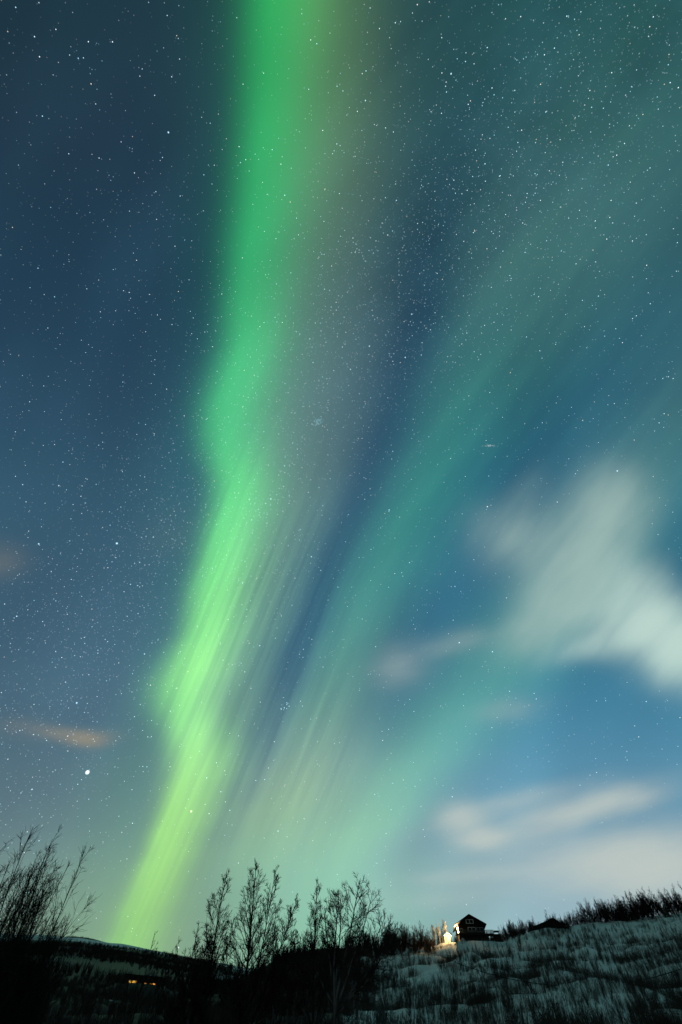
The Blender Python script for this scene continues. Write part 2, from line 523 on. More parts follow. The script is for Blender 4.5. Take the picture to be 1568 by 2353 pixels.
ground_ob = bpy.data.objects.new('ground', me)
COL.objects.link(ground_ob)
ground_ob['kind'] = 'structure'


def snow_build(t, b):
    at = t.nodes.new('ShaderNodeAttribute'); at.attribute_name = 'heath'
    geo = t.nodes.new('ShaderNodeNewGeometry')
    nz = t.nodes.new('ShaderNodeTexNoise'); nz.inputs['Scale'].default_value = .55; nz.inputs['Detail'].default_value = 6
    t.links.new(geo.outputs['Position'], nz.inputs['Vector'])
    add = t.nodes.new('ShaderNodeMath'); add.operation = 'ADD'
    sub = t.nodes.new('ShaderNodeMath'); sub.operation = 'MULTIPLY_ADD'
    t.links.new(nz.outputs[0], sub.inputs[0]); sub.inputs[1].default_value = 1.1; sub.inputs[2].default_value = -.55
    t.links.new(at.outputs['Fac'], add.inputs[0]); t.links.new(sub.outputs[0], add.inputs[1])
    mr = t.nodes.new('ShaderNodeMapRange'); mr.interpolation_type = 'SMOOTHSTEP'
    t.links.new(add.outputs[0], mr.inputs[0]); mr.inputs[1].default_value = .36; mr.inputs[2].default_value = .62
    n2 = t.nodes.new('ShaderNodeTexNoise'); n2.inputs['Scale'].default_value = 2.6; n2.inputs['Detail'].default_value = 5
    t.links.new(geo.outputs['Position'], n2.inputs['Vector'])
    sn = t.nodes.new('ShaderNodeValToRGB')
    sn.color_ramp.elements[0].color = (.56, .58, .60, 1); sn.color_ramp.elements[1].color = (.80, .81, .82, 1)
    sn.color_ramp.elements[0].position = .3; sn.color_ramp.elements[1].position = .6
    t.links.new(n2.outputs[0], sn.inputs[0])
    mx = t.nodes.new('ShaderNodeMix'); mx.data_type = 'RGBA'
    t.links.new(mr.outputs[0], mx.inputs[0]); t.links.new(sn.outputs[0], mx.inputs[6]); mx.inputs[7].default_value = (.030, .026, .020, 1)
    t.links.new(mx.outputs[2], b.inputs['Base Color'])
    bp = t.nodes.new('ShaderNodeBump'); bp.inputs['Strength'].default_value = .35; bp.inputs['Distance'].default_value = .25
    t.links.new(n2.outputs[0], bp.inputs['Height']); t.links.new(bp.outputs[0], b.inputs['Normal'])


me.materials.append(material('snow_and_heath', snow_build, .7))


def at(px, py, r):
    """Where a spot of the hillside seen at (px, py) stands, r metres off."""
    a_, e_ = azel(px, py)
    x, y = r * math.sin(a_), r * math.cos(a_)
    return x, y, gz(x, y)


def find_r(px, py, r0=30.0, r1=178.0):
    """Distance at which the line of sight through (px, py) meets the slope."""
    a_, e_ = azel(px, py)
    r = np.arange(r0, r1, .5)
    z = ground(r * math.sin(a_), r * math.cos(a_))
    hit = np.nonzero(z >= r * math.tan(e_))[0]
    return float(r[hit[0]]) if len(hit) else r1


def new_mesh(name, v, f, mat, smooth=False):
    """f: an (n,4) or (n,3) array, or a list of tuples."""
    me = bpy.data.meshes.new(name)
    if isinstance(f, np.ndarray):
        k = f.shape[1]
        v = np.asarray(v, np.float32)
        me.vertices.add(len(v)); me.vertices.foreach_set('co', v.ravel())
        me.loops.add(f.size); me.loops.foreach_set('vertex_index', f.ravel().astype(np.int32))
        me.polygons.add(len(f)); me.polygons.foreach_set('loop_start', np.arange(0, f.size, k, dtype=np.int32))
        if smooth: me.polygons.foreach_set('use_smooth', np.ones(len(f), bool))
        me.update()
    else:
        me.from_pydata([tuple(p) for p in v], [], [tuple(p) for p in f])
    me.materials.append(mat)
    return me


def link(name, me, parent=None, loc=None, rz=0.0):
    o = bpy.data.objects.new(name, me)
    COL.objects.link(o)
    if parent is not None: o.parent = parent
    if loc is not None: o.location = loc
    o.rotation_euler = (0, 0, rz)
    return o


def tag(o, label, cat, group=None, kind=None):
    o['label'] = label; o['category'] = cat
    if group: o['group'] = group
    if kind: o['kind'] = kind
    return o


def empty(name, loc, label, cat, group=None, rz=0.0):
    o = bpy.data.objects.new(name, None)
    COL.objects.link(o)
    o.location = loc; o.rotation_euler = (0, 0, rz)
    return tag(o, label, cat, group)


# ------------------------------------------------------------------ buildings
class Solid:
    """Boxes and prisms gathered into one mesh."""
    def __init__(s): s.v, s.f = [], []

    def box(s, x0, x1, y0, y1, z0, z1):
        b = len(s.v)
        s.v += [(x0, y0, z0), (x1, y0, z0), (x1, y1, z0), (x0, y1, z0), (x0, y0, z1), (x1, y0, z1), (x1, y1, z1), (x0, y1, z1)]
        s.f += [tuple(b + k for k in q) for q in ((0, 3, 2, 1), (4, 5, 6, 7), (0, 1, 5, 4), (1, 2, 6, 5), (2, 3, 7, 6), (3, 0, 4, 7))]
        return s

    def prism(s, poly, y0, y1):
        """poly: (x, z) outline, counter-clockwise seen from -y."""
        b, n = len(s.v), len(poly)
        s.v += [(x, y0, z) for x, z in poly] + [(x, y1, z) for x, z in poly]
        s.f.append(tuple(range(b, b + n))); s.f.append(tuple(b + n + k for k in reversed(range(n))))
        for k in range(n):
            j = (k + 1) % n
            s.f.append((b + j, b + k, b + n + k, b + n + j))
        return s

    def make(s, name, mat, parent, bevel=0.0):
        me = new_mesh(name, s.v, s.f, mat)
        o = link(name, me, parent)
        if bevel:
            m = o.modifiers.new('soft_edges', 'BEVEL'); m.width = bevel; m.segments = 2; m.limit_method = 'ANGLE'
        return o


def boards(c1, c2, pitch):
    """Horizontal boarding: tone and groove per board."""
    def f(t, b):
        tc = t.nodes.new('ShaderNodeTexCoord')
        wv = t.nodes.new('ShaderNodeTexWave'); wv.bands_direction = 'Z'; wv.inputs['Scale'].default_value = pitch
        wv.inputs['Distortion'].default_value = .4
        t.links.new(tc.outputs['Object'], wv.inputs['Vector'])
        nz = t.nodes.new('ShaderNodeTexNoise'); nz.inputs['Scale'].default_value = 2.5; nz.inputs['Detail'].default_value = 4
        t.links.new(tc.outputs['Object'], nz.inputs['Vector'])
        r = t.nodes.new('ShaderNodeValToRGB')
        r.color_ramp.elements[0].color = (*c1, 1); r.color_ramp.elements[1].color = (*c2, 1)
        t.links.new(nz.outputs[0], r.inputs[0]); t.links.new(r.outputs[0], b.inputs['Base Color'])
        bp = t.nodes.new('ShaderNodeBump'); bp.inputs['Strength'].default_value = .5; bp.inputs['Distance'].default_value = .03
        t.links.new(wv.outputs[0], bp.inputs['Height']); t.links.new(bp.outputs[0], b.inputs['Normal'])
    return f


WALL_DARK = material('black_stained_boards', boards((.010, .008, .007), (.020, .016, .014), 5), .85)
ROOF_DARK = material('black_roofing', two_tone((.008, .008, .009), (.016, .016, .017), 4.0, bump=.2), .85)
DECK_DARK = material('dark_deck_wood', boards((.012, .011, .010), (.035, .030, .026), 6), .85)
TRIM_PALE = material('pale_window_paint', two_tone((.62, .64, .61), (.76, .78, .75), 5.0), .6)
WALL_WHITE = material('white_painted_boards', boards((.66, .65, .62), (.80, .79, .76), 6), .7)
ROOF_SNOW = material('snow_on_roof', two_tone((.70, .72, .73), (.82, .83, .84), 3.0), .7)


def glass_build(t, b):
    b.inputs['Base Color'].default_value = (.012, .016, .018, 1)
    b.inputs['Roughness'].default_value = .25
    nz = t.nodes.new('ShaderNodeTexNoise'); nz.inputs['Scale'].default_value = 2.0
    bp = t.nodes.new('ShaderNodeBump'); bp.inputs['Strength'].default_value = .05
    t.links.new(nz.outputs[0], bp.inputs['Height']); t.links.new(bp.outputs[0], b.inputs['Normal'])


GLASS = material('dark_window_glass', glass_build, .25)


def window(parent, x0, x1, z0, z1, y, bars=1, fr=.17, pane_mat=None, proud=.07):
    """A framed window in a wall that faces -y; the frame stands proud of the wall at y."""
    s = Solid()
    s.box(x0, x1, y - proud, y - .002, z0, z0 + fr).box(x0, x1, y - proud, y - .002, z1 - fr, z1)
    s.box(x0, x0 + fr, y - proud, y - .002, z0 + fr, z1 - fr).box(x1 - fr, x1, y - proud, y - .002, z0 + fr, z1 - fr)
    for k in range(bars):
        c = x0 + (x1 - x0) * (k + 1) / (bars + 1)
        s.box(c - fr * .5, c + fr * .5, y - proud, y - .002, z0 + fr, z1 - fr)
    w = s.make('window', TRIM_PALE, parent)
    p = Solid().box(x0 + fr, x1 - fr, y - .03, y - .004, z0 + fr, z1 - fr).make('pane', pane_mat or GLASS, w)
    return w


def gable_roof(half, eave_z, ridge_z, y0, y1, th):
    s = Solid()
    s.prism([(-half, eave_z), (0, ridge_z), (0, ridge_z + th), (-half, eave_z + th)][::-1], y0, y1)
    s.prism([(0, ridge_z), (half, eave_z), (half, eave_z + th), (0, ridge_z + th)][::-1], y0, y1)
    return s


# the dark gabled house on the ridge -----------------------------------------------------------
hx, hy, hz = at(1086, 2159, HR)
ha, he = azel(1083, 2159)
HZ = HR * math.tan(azel(1083, 2151)[1])              # underside of its deck
K = 1 / 985.0 * HR * 1403 / 985.0 * .985               # metres to one unit of the picture out there
house = empty('house', (hx, hy, HZ), 'dark two-storey gabled house with pale window frames and a long deck on the snowy ridge', 'house', rz=-ha + rad(8))
house.scale = (.90, .90, .70)
L0, L1 = -4.0, 4.55                                    # wall's left and right ends
DK = 1.05                                              # deck floor above the underside
s = Solid()
s.prism([(L0, -4.5), (L1, -4.5), (L1, DK + 2.55), (.1, DK + 5.1), (L0, DK + 2.45)], 0, 8.0)
s.make('wall', WALL_DARK, house)
rf = Solid()
rx0, rx1, rzt = L0 - 1.05, L1 + .75, DK + 5.35
rf.prism([(rx0, DK + 2.05), (.1, rzt - .02), (.1, rzt + .22), (rx0, DK + 2.27)], -1.1, 8.5)
rf.prism([(.1, rzt - .02), (rx1, DK + 2.2), (rx1, DK + 2.42), (.1, rzt + .22)], -1.1, 8.5)
roof = rf.make('roof', ROOF_DARK, house)
Solid().box(.12, .62, 3.0, 3.6, rzt - .3, rzt + .95).box(.05, .69, 2.93, 3.67, rzt + .95, rzt + 1.05).make('chimney', ROOF_DARK, roof)
window(house, -1.15, 1.35, DK + 2.72, DK + 4.10, 0.0)
window(house, -.90, 1.65, DK + .25, DK + 1.62, 0.0)
w = window(house, 1.95, 4.1, DK + .12, DK + 1.52, 0.0, 1, .08); w['label'] = 'wide dark sliding window with thin frame'
window(house, -3.55, -2.7, DK + .10, DK + 1.22, 0.0, 0, .10)
dk = Solid()
FD = DK - .92                                           # the deck floor
dk.box(L0 - 1.3, L1 + 2.3, -2.6, -.004, FD - .28, FD)
dk.box(L0 - 1.3, L1 + 2.3, -2.6, -2.5, FD - .62, FD - .284)
dk.box(L0 - .3, L1 + .6, -1.9, -1.8, -4.5, FD - .284)
for x in np.arange(L0 - 1.2, L1 + 2.3, 1.4):
    dk.box(x - .06, x + .06, -2.49, -2.37, -4.5, FD - .284)
deck = dk.make('deck', DECK_DARK, house)
rl = Solid()
for x in np.arange(L0 - 1.25, L1 + 2.3, 1.23):
    rl.box(x - .045, x + .045, -2.59, -2.5, FD + .002, FD + .92)
rl.box(L0 - 1.3, L1 + 2.3, -2.61, -2.47, FD + .922, FD + 1.04)
for z_ in (.10, .30, .50, .70):
    rl.box(L0 - 1.3, L1 + 2.3, -2.57, -2.53, FD + z_, FD + z_ + .11)
o = rl.make('railing', material('grey_rail_wood', boards((.05, .05, .045), (.11, .11, .10), 6), .8), deck)
st = Solid()  # lower platform block with an open frame on top, no steps
st.box(L1 + 2.32, L1 + 4.3, -3.0, -1.0, -3.0, -.35)
st.box(L1 + 2.2, L1 + 4.45, -3.1, -.9, -.346, -.22)
for x in (L1 + 2.45, L1 + 3.9):
    for y in (-2.95, -1.1):
        st.box(x, x + .08, y, y + .08, -.216, .75)
st.box(L1 + 2.3, L1 + 4.05, -3.05, -.95, .754, .84)
st.make('deck_platform', DECK_DARK, house)
LAMP = glow('warm_lamp_glass', (1.0, .80, .50), 16.0)
lm = Solid().box(L0 - .26, L0 - .02, .75, 1.15, DK + 1.35, DK + 1.75).make('lamp', LAMP, house)
Solid().box(L0 - .30, L0 - .003, .69, 1.21, DK + 1.754, DK + 1.80).make('lamp_cap', ROOF_DARK, lm)
pl = Solid().box(L0 - .07, L0 - .004, -.02, 3.2, DK - .1, DK + 1.9)  # white patch over the dark boards, stands in for lamplight on the wall
pl.make('lit_wall_patch', WALL_WHITE, house)['label'] = 'pale patch on the side wall, painted in as lamplight'
hl = bpy.data.lights.new('house_lamp', 'POINT')
hl.energy = 6500; hl.color = (1.0, .62, .24); hl.shadow_soft_size = .12
hlo = bpy.data.objects.new('house_lamp', hl); COL.objects.link(hlo)
hlo.parent = house; hlo.location = (L0 - .75, .9, DK + 1.6)

# white shed beside it --------------------------------------------------------------------------
sx, sy, _ = at(1031, 2172, HR + 3.0)
SZ = (HR + 3.0) * math.tan(azel(1031, 2171)[1])
shed = empty('garden_shed', (sx, sy, SZ), 'small white gabled shed lit bright by the lamp beside the dark house', 'shed', rz=-ha + rad(24))
shed.scale = (1, 1, .80)
Solid().prism([(-.92, -1.5), (.92, -1.5), (.92, 2.35), (0, 2.95), (-.92, 2.35)], 0, 2.4).make('wall', WALL_WHITE, shed)
rs_ = Solid()
rs_.prism([(-1.28, 2.12), (0, 2.98), (0, 3.2), (-1.28, 2.34)], -.4, 2.7)
rs_.prism([(0, 2.98), (1.28, 2.12), (1.28, 2.34), (0, 3.2)], -.4, 2.7)
rs_.make('roof', ROOF_SNOW, shed)
dr = Solid().box(-.38, .40, -.05, -.004, .02, 1.95).make('door', material('cream_door_paint', boards((.48, .44, .36), (.58, .53, .44), 9), .6), shed)
Solid().box(.27, .33, -.10, -.052, .95, 1.1).make('handle', ROOF_DARK, dr)
cb = Solid()
for x in (-.9, -.46, .42, .82):
    cb.box(x, x + .07, -.045, -.003, .0, 2.2)
cb.make('corner_board', TRIM_PALE, shed)

# snow heap lit beside the deck
bx_, by_, _ = at(1066, 2172, HR - 3.2)
hv, hf = [], []
nn, mm = 20, 7
for i in range(mm + 1):
    for j in range(nn):
        th = 2 * math.pi * j / nn
        rr_ = math.cos(i / mm * math.pi / 2) * (1 + .18 * math.sin(3 * th + 1) + .1 * math.sin(5 * th))
        hv.append((rr_ * .75 * math.cos(th), rr_ * .6 * math.sin(th), math.sin(i / mm * math.pi / 2) * 1.05 * (1 + .1 * math.sin(2 * th)) - .25))
for i in range(mm):
    for j in range(nn):
        hf.append((i * nn + j, i * nn + (j + 1) % nn, (i + 1) * nn + (j + 1) % nn, (i + 1) * nn + j))
heap = link('snow_heap', new_mesh('snow_heap', hv, hf, ROOF_SNOW), None, (bx_, by_, gz(bx_, by_)))
for p in heap.data.polygons: p.use_smooth = True
tag(heap, 'lamplit heap of snow below the left end of the house deck', 'snow heap')

# the second, unlit cabin further right ------------------------------------------------------------
CR = 181.0
cx_, cy_, _ = at(1268, 2138, CR)
ca_z = CR * math.tan(azel(1268, 2147)[1])
caa, _ = azel(1268, 2138)
cabin = empty('cabin', (cx_, cy_, ca_z), 'low black unlit cabin with a gable half hidden among the ridge birches', 'cabin', rz=-caa - rad(6))
cabin.scale = (1, 1, .82)
Solid().prism([(-2.4, -3.0), (3.2, -3.0), (3.2, 2.1), (1.6, 3.75), (-2.4, 2.3)], 0, 6).make('wall', WALL_DARK, cabin)
Solid().box(-5.2, -2.404, .6, 5.4, -3.0, 1.75).make('side_wing', WALL_DARK, cabin)
rf = Solid()
rf.prism([(-5.6, 1.75), (1.5, 3.85), (1.5, 4.08), (-5.6, 1.98)], -.5, 6.4)
rf.prism([(1.5, 3.85), (3.7, 1.9), (3.7, 2.13), (1.5, 4.08)], -.5, 6.4)
rf.make('roof', ROOF_DARK, cabin)
window(cabin, .6, 2.0, .5, 1.6, 0.0, 1, .06, None, .05)

# the far house in the valley with lit windows --------------------------------------------------------
VR = 152.0
vx_, vy_, _ = at(326, 2262, VR)
va_, ve_ = azel(326, 2262)
VZ = VR * math.tan(azel(326, 2269)[1])
far_house = empty('valley_house', (vx_, vy_, VZ), 'distant dark house in the valley thicket with amber lit windows', 'house', rz=-va_)
far_house.scale = (1, 1, .65)
Solid().prism([(-4.2, -1.6), (4.2, -1.6), (4.2, 2.1), (-4.2, 2.1)], 0, 6).make('wall', WALL_DARK, far_house)
rf = Solid()
rf.prism([(-4.7, 2.104), (4.7, 2.104), (4.7, 2.2), (-4.7, 2.2)], -.5, 6.5)
rf.prism([(-4.7, 2.204), (4.7, 2.204), (4.3, 3.3), (-4.3, 3.3)], 2.0, 4.0)
rf.make('roof', ROOF_DARK, far_house)
AMBER = glow('amber_lit_room', (1.0, .52, .07), 1.5)
ORANGE = glow('orange_lit_room', (1.0, .38, .04), 1.5)
window(far_house, -3.05, -1.15, .35, 1.45, 0.0, 4, .10, AMBER)
window(far_house, .45, .98, .3, 1.05, 0.0, 0, .05, ORANGE)
window(far_house, 1.75, 3.1, .3, 1.15, 0.0, 1, .05, ORANGE)


# poles and the overhead wire -----------------------------------------------------------------------
def tube_path(pts, radii, n=6):
    pts = np.asarray(pts, float)
    v, f = [], []
    k = len(pts)
    tang = np.gradient(pts, axis=0)
    tang /= np.linalg.norm(tang, axis=1)[:, None] + 1e-9
    ref = np.array([0.31, .95, .05])
    for i in range(k):
        a = np.cross(tang[i], ref); a /= np.linalg.norm(a) + 1e-9
        b = np.cross(tang[i], a)
        for j in range(n):
            th = 2 * math.pi * j / n
            v.append(pts[i] + (a * math.cos(th) + b * math.sin(th)) * radii[i])
    for i in range(k - 1):
        for j in range(n):
            f.append((i * n + j, i * n + (j + 1) % n, (i + 1) * n + (j + 1) % n, (i + 1) * n + j))
    f.append(tuple(range(n))[::-1]); f.append(tuple((k - 1) * n + j for j in range(n)))
    return v, f


POLE = material('weathered_pole_wood', two_tone((.32, .31, .29), (.52, .50, .47), 3.0, (3, 3, .4)), .85)
POLES = [((1058, 2290), (1053, 2212), 92.0, 'thin pale pole on the slope below the dark house with the overhead wire attached'),
         ((1227, 2236), (1211, 2165), 118.0, 'thin pale pole on the slope below the unlit cabin'),
         ((1541, 2170), (1519, 2108), 138.0, 'thin pale pole on the upper slope near the right edge'),
         ((1760, 2240), (1735, 2150), 92.0, 'thin pale pole beyond the right edge carrying the wire')]
tops = []
for (bx, by), (tx, ty), r, lb in POLES:
    x, y, z = at(bx, by, r)
    e = azel(tx, ty)[1]
    h = r * math.tan(e) - z
    v, f = tube_path([(0, 0, -.4), (0, 0, h * .5), (0, 0, h)], [.11, .10, .085], 8)
    cv = len(v)
    po = link('utility_pole', new_mesh('utility_pole', v, f, POLE), None, (x, y, z))
    tag(po, lb, 'pole', 'poles on the snowy slope')
    cap, cf = tube_path([(0, 0, h), (0, 0, h + .1), (0, 0, h + .16)], [.10, .10, .02], 8)
    link('pole_cap', new_mesh('pole_cap', cap, cf, ROOF_DARK), po)
    tops.append(np.array([x, y, z + h]))
p0, p1_ = tops[0], tops[3]
tt = np.linspace(0, 1, 40)
sag = 3.3
pts = p0[None] * (1 - tt[:, None]) + p1_[None] * tt[:, None]
pts[:, 2] -= sag * 4 * tt * (1 - tt)
v, f = tube_path(pts, [.038] * 40, 5)
tag(link('overhead_wire', new_mesh('overhead_wire', v, f, ROOF_DARK)), 'thin black overhead wire sagging across the shrubby snow slope', 'wire')


# ------------------------------------------------------------------ bare trees and shrubs
class Wood:
    """Tapered limbs gathered as tubes: wood.trunk and wood.crown are lists of (points, radii, sides)."""
    def __init__(s, rng): s.rng, s.trunk, s.crown = rng, [], []

    def limb(s, start, d, length, r0, r1, n, up=.25, wob=.12, where='crown', sides=3):
        rng = s.rng
        pts = [np.array(start, float)]
        d = np.array(d, float); d /= np.linalg.norm(d)
        for k in range(n):
            d = d + np.array([0, 0, up / n]) + rng.normal(0, wob, 3) * (1.0 / math.sqrt(n))
            d /= np.linalg.norm(d)
            pts.append(pts[-1] + d * length / n)
        rr = np.linspace(r0, r1, n + 1)
        getattr(s, where).append((np.array(pts), rr, sides))
        return np.array(pts)


def tubes_to_mesh(tubes):
    V, Fq, base = [], [], 0
    groups = {}
    for p, r, n in tubes:
        groups.setdefault((len(p), n), []).append((p, r))
    for (k, n), lst in groups.items():
        P = np.stack([q[0] for q in lst]); R = np.stack([q[1] for q in lst])
        T = np.gradient(P, axis=1); T /= np.linalg.norm(T, axis=2, keepdims=True) + 1e-9
        ref = np.where(np.abs(T[:, :1, 2:3]) > .8, np.array([1.0, .2, 0])[None, None], np.array([.1, .2, 1.0])[None, None])
        A = np.cross(T, np.broadcast_to(ref, T.shape)); A /= np.linalg.norm(A, axis=2, keepdims=True) + 1e-9
        B = np.cross(T, A)
        th = np.arange(n) * 2 * math.pi / n
        ring = P[:, :, None] + (A[:, :, None] * np.cos(th)[None, None, :, None] + B[:, :, None] * np.sin(th)[None, None, :, None]) * R[:, :, None, None]
        m = len(lst)
        idx = base + np.arange(m * k * n).reshape(m, k, n)
        a, b = idx[:, :-1], idx[:, 1:]
        q = np.stack([a, np.roll(a, -1, 2), np.roll(b, -1, 2), b], -1).reshape(-1, 4)
        V.append(ring.reshape(-1, 3)); Fq.append(q)
        base += m * k * n
    return np.concatenate(V), np.concatenate(Fq)


def perp(d, rng, ang):
    """A direction leaning away from d by ang, at a random turn."""
    d = d / np.linalg.norm(d)
    a = np.cross(d, rng.normal(0, 1, 3)); a /= np.linalg.norm(a)
    return d * math.cos(ang) + a * math.sin(ang)


def along(pts, t):
    k = t * (len(pts) - 1); i = min(int(k), len(pts) - 2); f = k - i
    return pts[i] * (1 - f) + pts[i + 1] * f, pts[i + 1] - pts[i]


def dress(wd, stem, L, r, n_limb, n_sub, n_twig, t0=.2, ang=(.45, .85), ratio=.42, up=.35, taper=.8, twig_r=.006, wob=.14):
    """Limbs, branches and twigs along a stem."""
    rng = wd.rng
    for q_ in range(n_limb):
        t = t0 + (.97 - t0) * (q_ + rng.random()) / n_limb
        p, d = along(stem, t)
        full = L * ratio
        ll = full * ((1.0 - t) ** taper * .95 + .07) * rng.uniform(.6, 1.15) * (.55 + .45 * smooth01((t - t0) / .18))
        lr = max(twig_r * 1.8, r * (1 - t) * .62)
        lp = wd.limb(p, perp(d, rng, rng.uniform(*ang)), ll, lr, twig_r, 6, up, wob)
        k2 = max(1, int(round(n_sub * (.25 + 1.3 * ll / full))))
        for _ in range(k2):
            ts = rng.uniform(.15, .97)
            p2, d2 = along(lp, ts)
            l2 = ll * rng.uniform(.25, .5) * (1.15 - ts) + .06
            sp = wd.limb(p2, perp(d2, rng, rng.uniform(.4, .9)), l2, max(twig_r, lr * .45 * (1 - ts)), twig_r * .8, 4, up * .8, wob * 1.2)
            for _ in range(int(round(n_twig * (.3 + .9 * ll / full)))):
                p3, d3 = along(sp, rng.uniform(.15, 1.0) * .99)
                wd.limb(p3, perp(d3, rng, rng.uniform(.35, .9)), l2 * rng.uniform(.3, .7) + .05, twig_r * .9, twig_r * .6, 2, up * .5, wob)


def plant_tree(name, wd, loc, label, cat, group, bark, twig, trunk_label=None):
    e = empty(name, loc, label, cat, group)
    v, f = tubes_to_mesh(wd.trunk); link('trunk', new_mesh('trunk', v, f, bark, True), e)
    v, f = tubes_to_mesh(wd.crown); link('crown', new_mesh('crown', v, f, twig), e)
    return e


def stand(px, top_y, r, base_y=2300):
    """A tree r metres off whose tip is seen at (px, top_y): its foot and its height."""
    a_, e_ = azel(px, top_y)
    x, y = r * math.sin(a_), r * math.cos(a_)
    z = gz(x, y)
    return (x, y, z - .1), r * math.tan(e_) - z + .1


FG = 'bare trees standing before the hillside'
# birch, tall and narrow, left of the pair
def upright(name, px, ty, r, seed, label, lean=(0, 0), nl=26, ns=6, nt=4, ratio=.36, r0=.075, ang=(.45, .85), t0=.22, extra=(), bark=None, taper=.9, up=.3, stems=0):
    rng = np.random.default_rng(seed)
    loc, h = stand(px, ty, r)
    wd = Wood(rng)
    d = np.array([lean[0], lean[1], 1.0])
    tr = wd.limb((-lean[0] * h, -lean[1] * h, 0), d, h * np.linalg.norm(d), r0, .012, 9, 0.0, .07, 'trunk', 7)
    tr_off = np.array([0, 0, h]) - tr[-1]
    ww = np.linspace(0, 1, len(tr))[:, None]
    tr += tr_off * ww                                        # the tip comes out where it should
    wd.trunk[0] = (tr, wd.trunk[0][1], 7)
    dress(wd, tr, h, r0, nl, ns, nt, t0, ang, ratio, up, taper, .0088)
    for sd, hh in extra:                                      # side stems: (lean x, share of the height)
        b, _ = along(tr, .12)
        st = wd.limb(b, (sd, rng.normal(0, .15), 1), h * hh, r0 * .6, .010, 8, .35, .10, 'trunk', 6)
        dress(wd, st, h * hh, r0 * .6, int(nl * .7), ns, nt, .25, ang, ratio * .9, up, taper, .0088)
    return plant_tree(name, wd, loc, label, 'tree', FG, bark or BARK_DARK, TWIG)


upright('birch_tree', 522, 1999, 34.0, 3, 'tall thin bare birch, left one of the close pair, with a bushy low side stem', (-.05, 0), 44, 11, 7, .38, .09, extra=((-.42, .56), (-.62, .45), (-.25, .66)))
upright('birch_tree', 590, 1979, 34.0, 5, 'tallest bare birch, right one of the close pair, with a wide right side', (-.05, 0), 48, 11, 7, .42, .10, extra=((.36, .78), (-.34, .58), (.18, .86), (.52, .6)))
upright('birch_tree', 729, 2022, 33.0, 8, 'slim bare birch with a dense dark lower half beside the spreading birch', (-.03, 0), 38, 10, 6, .36, .08, extra=((-.50, .55), (.32, .52), (-.75, .42)))
upright('young_birch', 655, 2128, 44.0, 9, 'small blurred bushy birch in the gap of the skyline between the taller birches', (0, 0), 30, 8, 5, .34, .05, extra=((.25, .85), (-.25, .85), (.1, .9)))
upright('young_birch', 357, 2140, 48.0, 14, 'small lone bare birch against the aurora glow above the snowy fell', (-.02, 0), 20, 5, 3, .36, .05, ang=(.5, .9), extra=((.45, .75), (-.3, .6), (.75, .6)))
upright('young_birch', 458, 2118, 37.0, 15, 'low bushy birch left of the close pair, standing clear above the far skyline', (-.05, 0), 26, 8, 5, .36, .05, extra=((-.3, .8), (.3, .85), (-.5, .7)))

# the spreading birch with pale forked trunk
rng = np.random.default_rng(21)
loc, h = stand(768, 2012, 27.0)
wd = Wood(rng)
tr = wd.limb((0, 0, -.2), (.05, 0, 1), h * .36, .10, .075, 5, 0, .06, 'trunk', 8)
for dx, dy, hh, rr_ in ((-.40, .1, .52, .042), (-.14, -.05, .60, .052), (.10, .1, .66, .05), (.34, -.1, .68, .05), (.62, .05, .70, .045), (.95, .1, .70, .04), (1.35, -.1, .66, .035), (-.85, -.1, .40, .035), (1.9, .1, .55, .03)):
    st = wd.limb(along(tr, rng.uniform(.74, .99))[0], (dx, dy, 1.0), h * hh, rr_, .010, 11, .30, .20, 'trunk', 6)
    dress(wd, st, h * hh, rr_, 17, 8, 4, .22, (.5, 1.1), .40, .22, .40, .0072, .22)
for _ in range(9):
    p, d = along(tr, rng.uniform(.2, .95))
    lp = wd.limb(p, perp(np.array([0, 0, 1.0]), rng, rng.uniform(.7, 1.3)), rng.uniform(.8, 1.9), .022, .006, 6, .35, .2)
    for _ in range(5):
        p2, d2 = along(lp, rng.uniform(.3, .98)); wd.limb(p2, perp(d2, rng, .6), rng.uniform(.3, .7), .008, .005, 3, .2, .2)
plant_tree('birch_tree', wd, loc, 'wide spreading bare birch with a pale grey forked trunk before the snowy slope', 'tree', FG, BARK_GREY, TWIG)


# wind-bent willows at the left edge
def willow(px, ty, r, seed, label, spread, n, lean, hscale=1.0):
    rng = np.random.default_rng(seed)
    loc, h = stand(px, ty, r)
    wd = Wood(rng)
    for k in range(n):
        u = rng.uniform(-1, 1)
        b = np.array([u * spread * .40 - lean * h * .75, rng.normal(0, .5), -.1])
        hh = h * rng.uniform(.55, 1.0) * hscale
        st = wd.limb(b, (lean + u * .08 + rng.normal(0, .07), rng.normal(0, .1), 1.0), hh * math.hypot(1, lean), rng.uniform(.022, .045), .007, 8, .08, .10, 'trunk', 5)
        dress(wd, st, hh, .03, 13, 8, 4, .12, (.2, .5), .40, .12, .6, .0046, .11)
    return plant_tree('willow', wd, loc, label, 'tree', 'wind bent willows at the left edge', BARK_DARK, TWIG)


willow(88, 1908, 19.0, 31, 'tall wind-bent bare willow clump leaning right, leftmost of the tall clumps', 2.6, 24, -.05)
willow(166, 1916, 20.0, 32, 'tall wind-bent bare willow clump leaning right, just right of the leftmost clump', 1.7, 20, -.04)
willow(8, 1990, 18.0, 33, 'lower bare willow cut by the left edge of the frame', 1.6, 9, -.04)
willow(190, 2085, 22.0, 34, 'low bushy bare willow at the right foot of the wind-bent clumps', 1.2, 9, -.02)

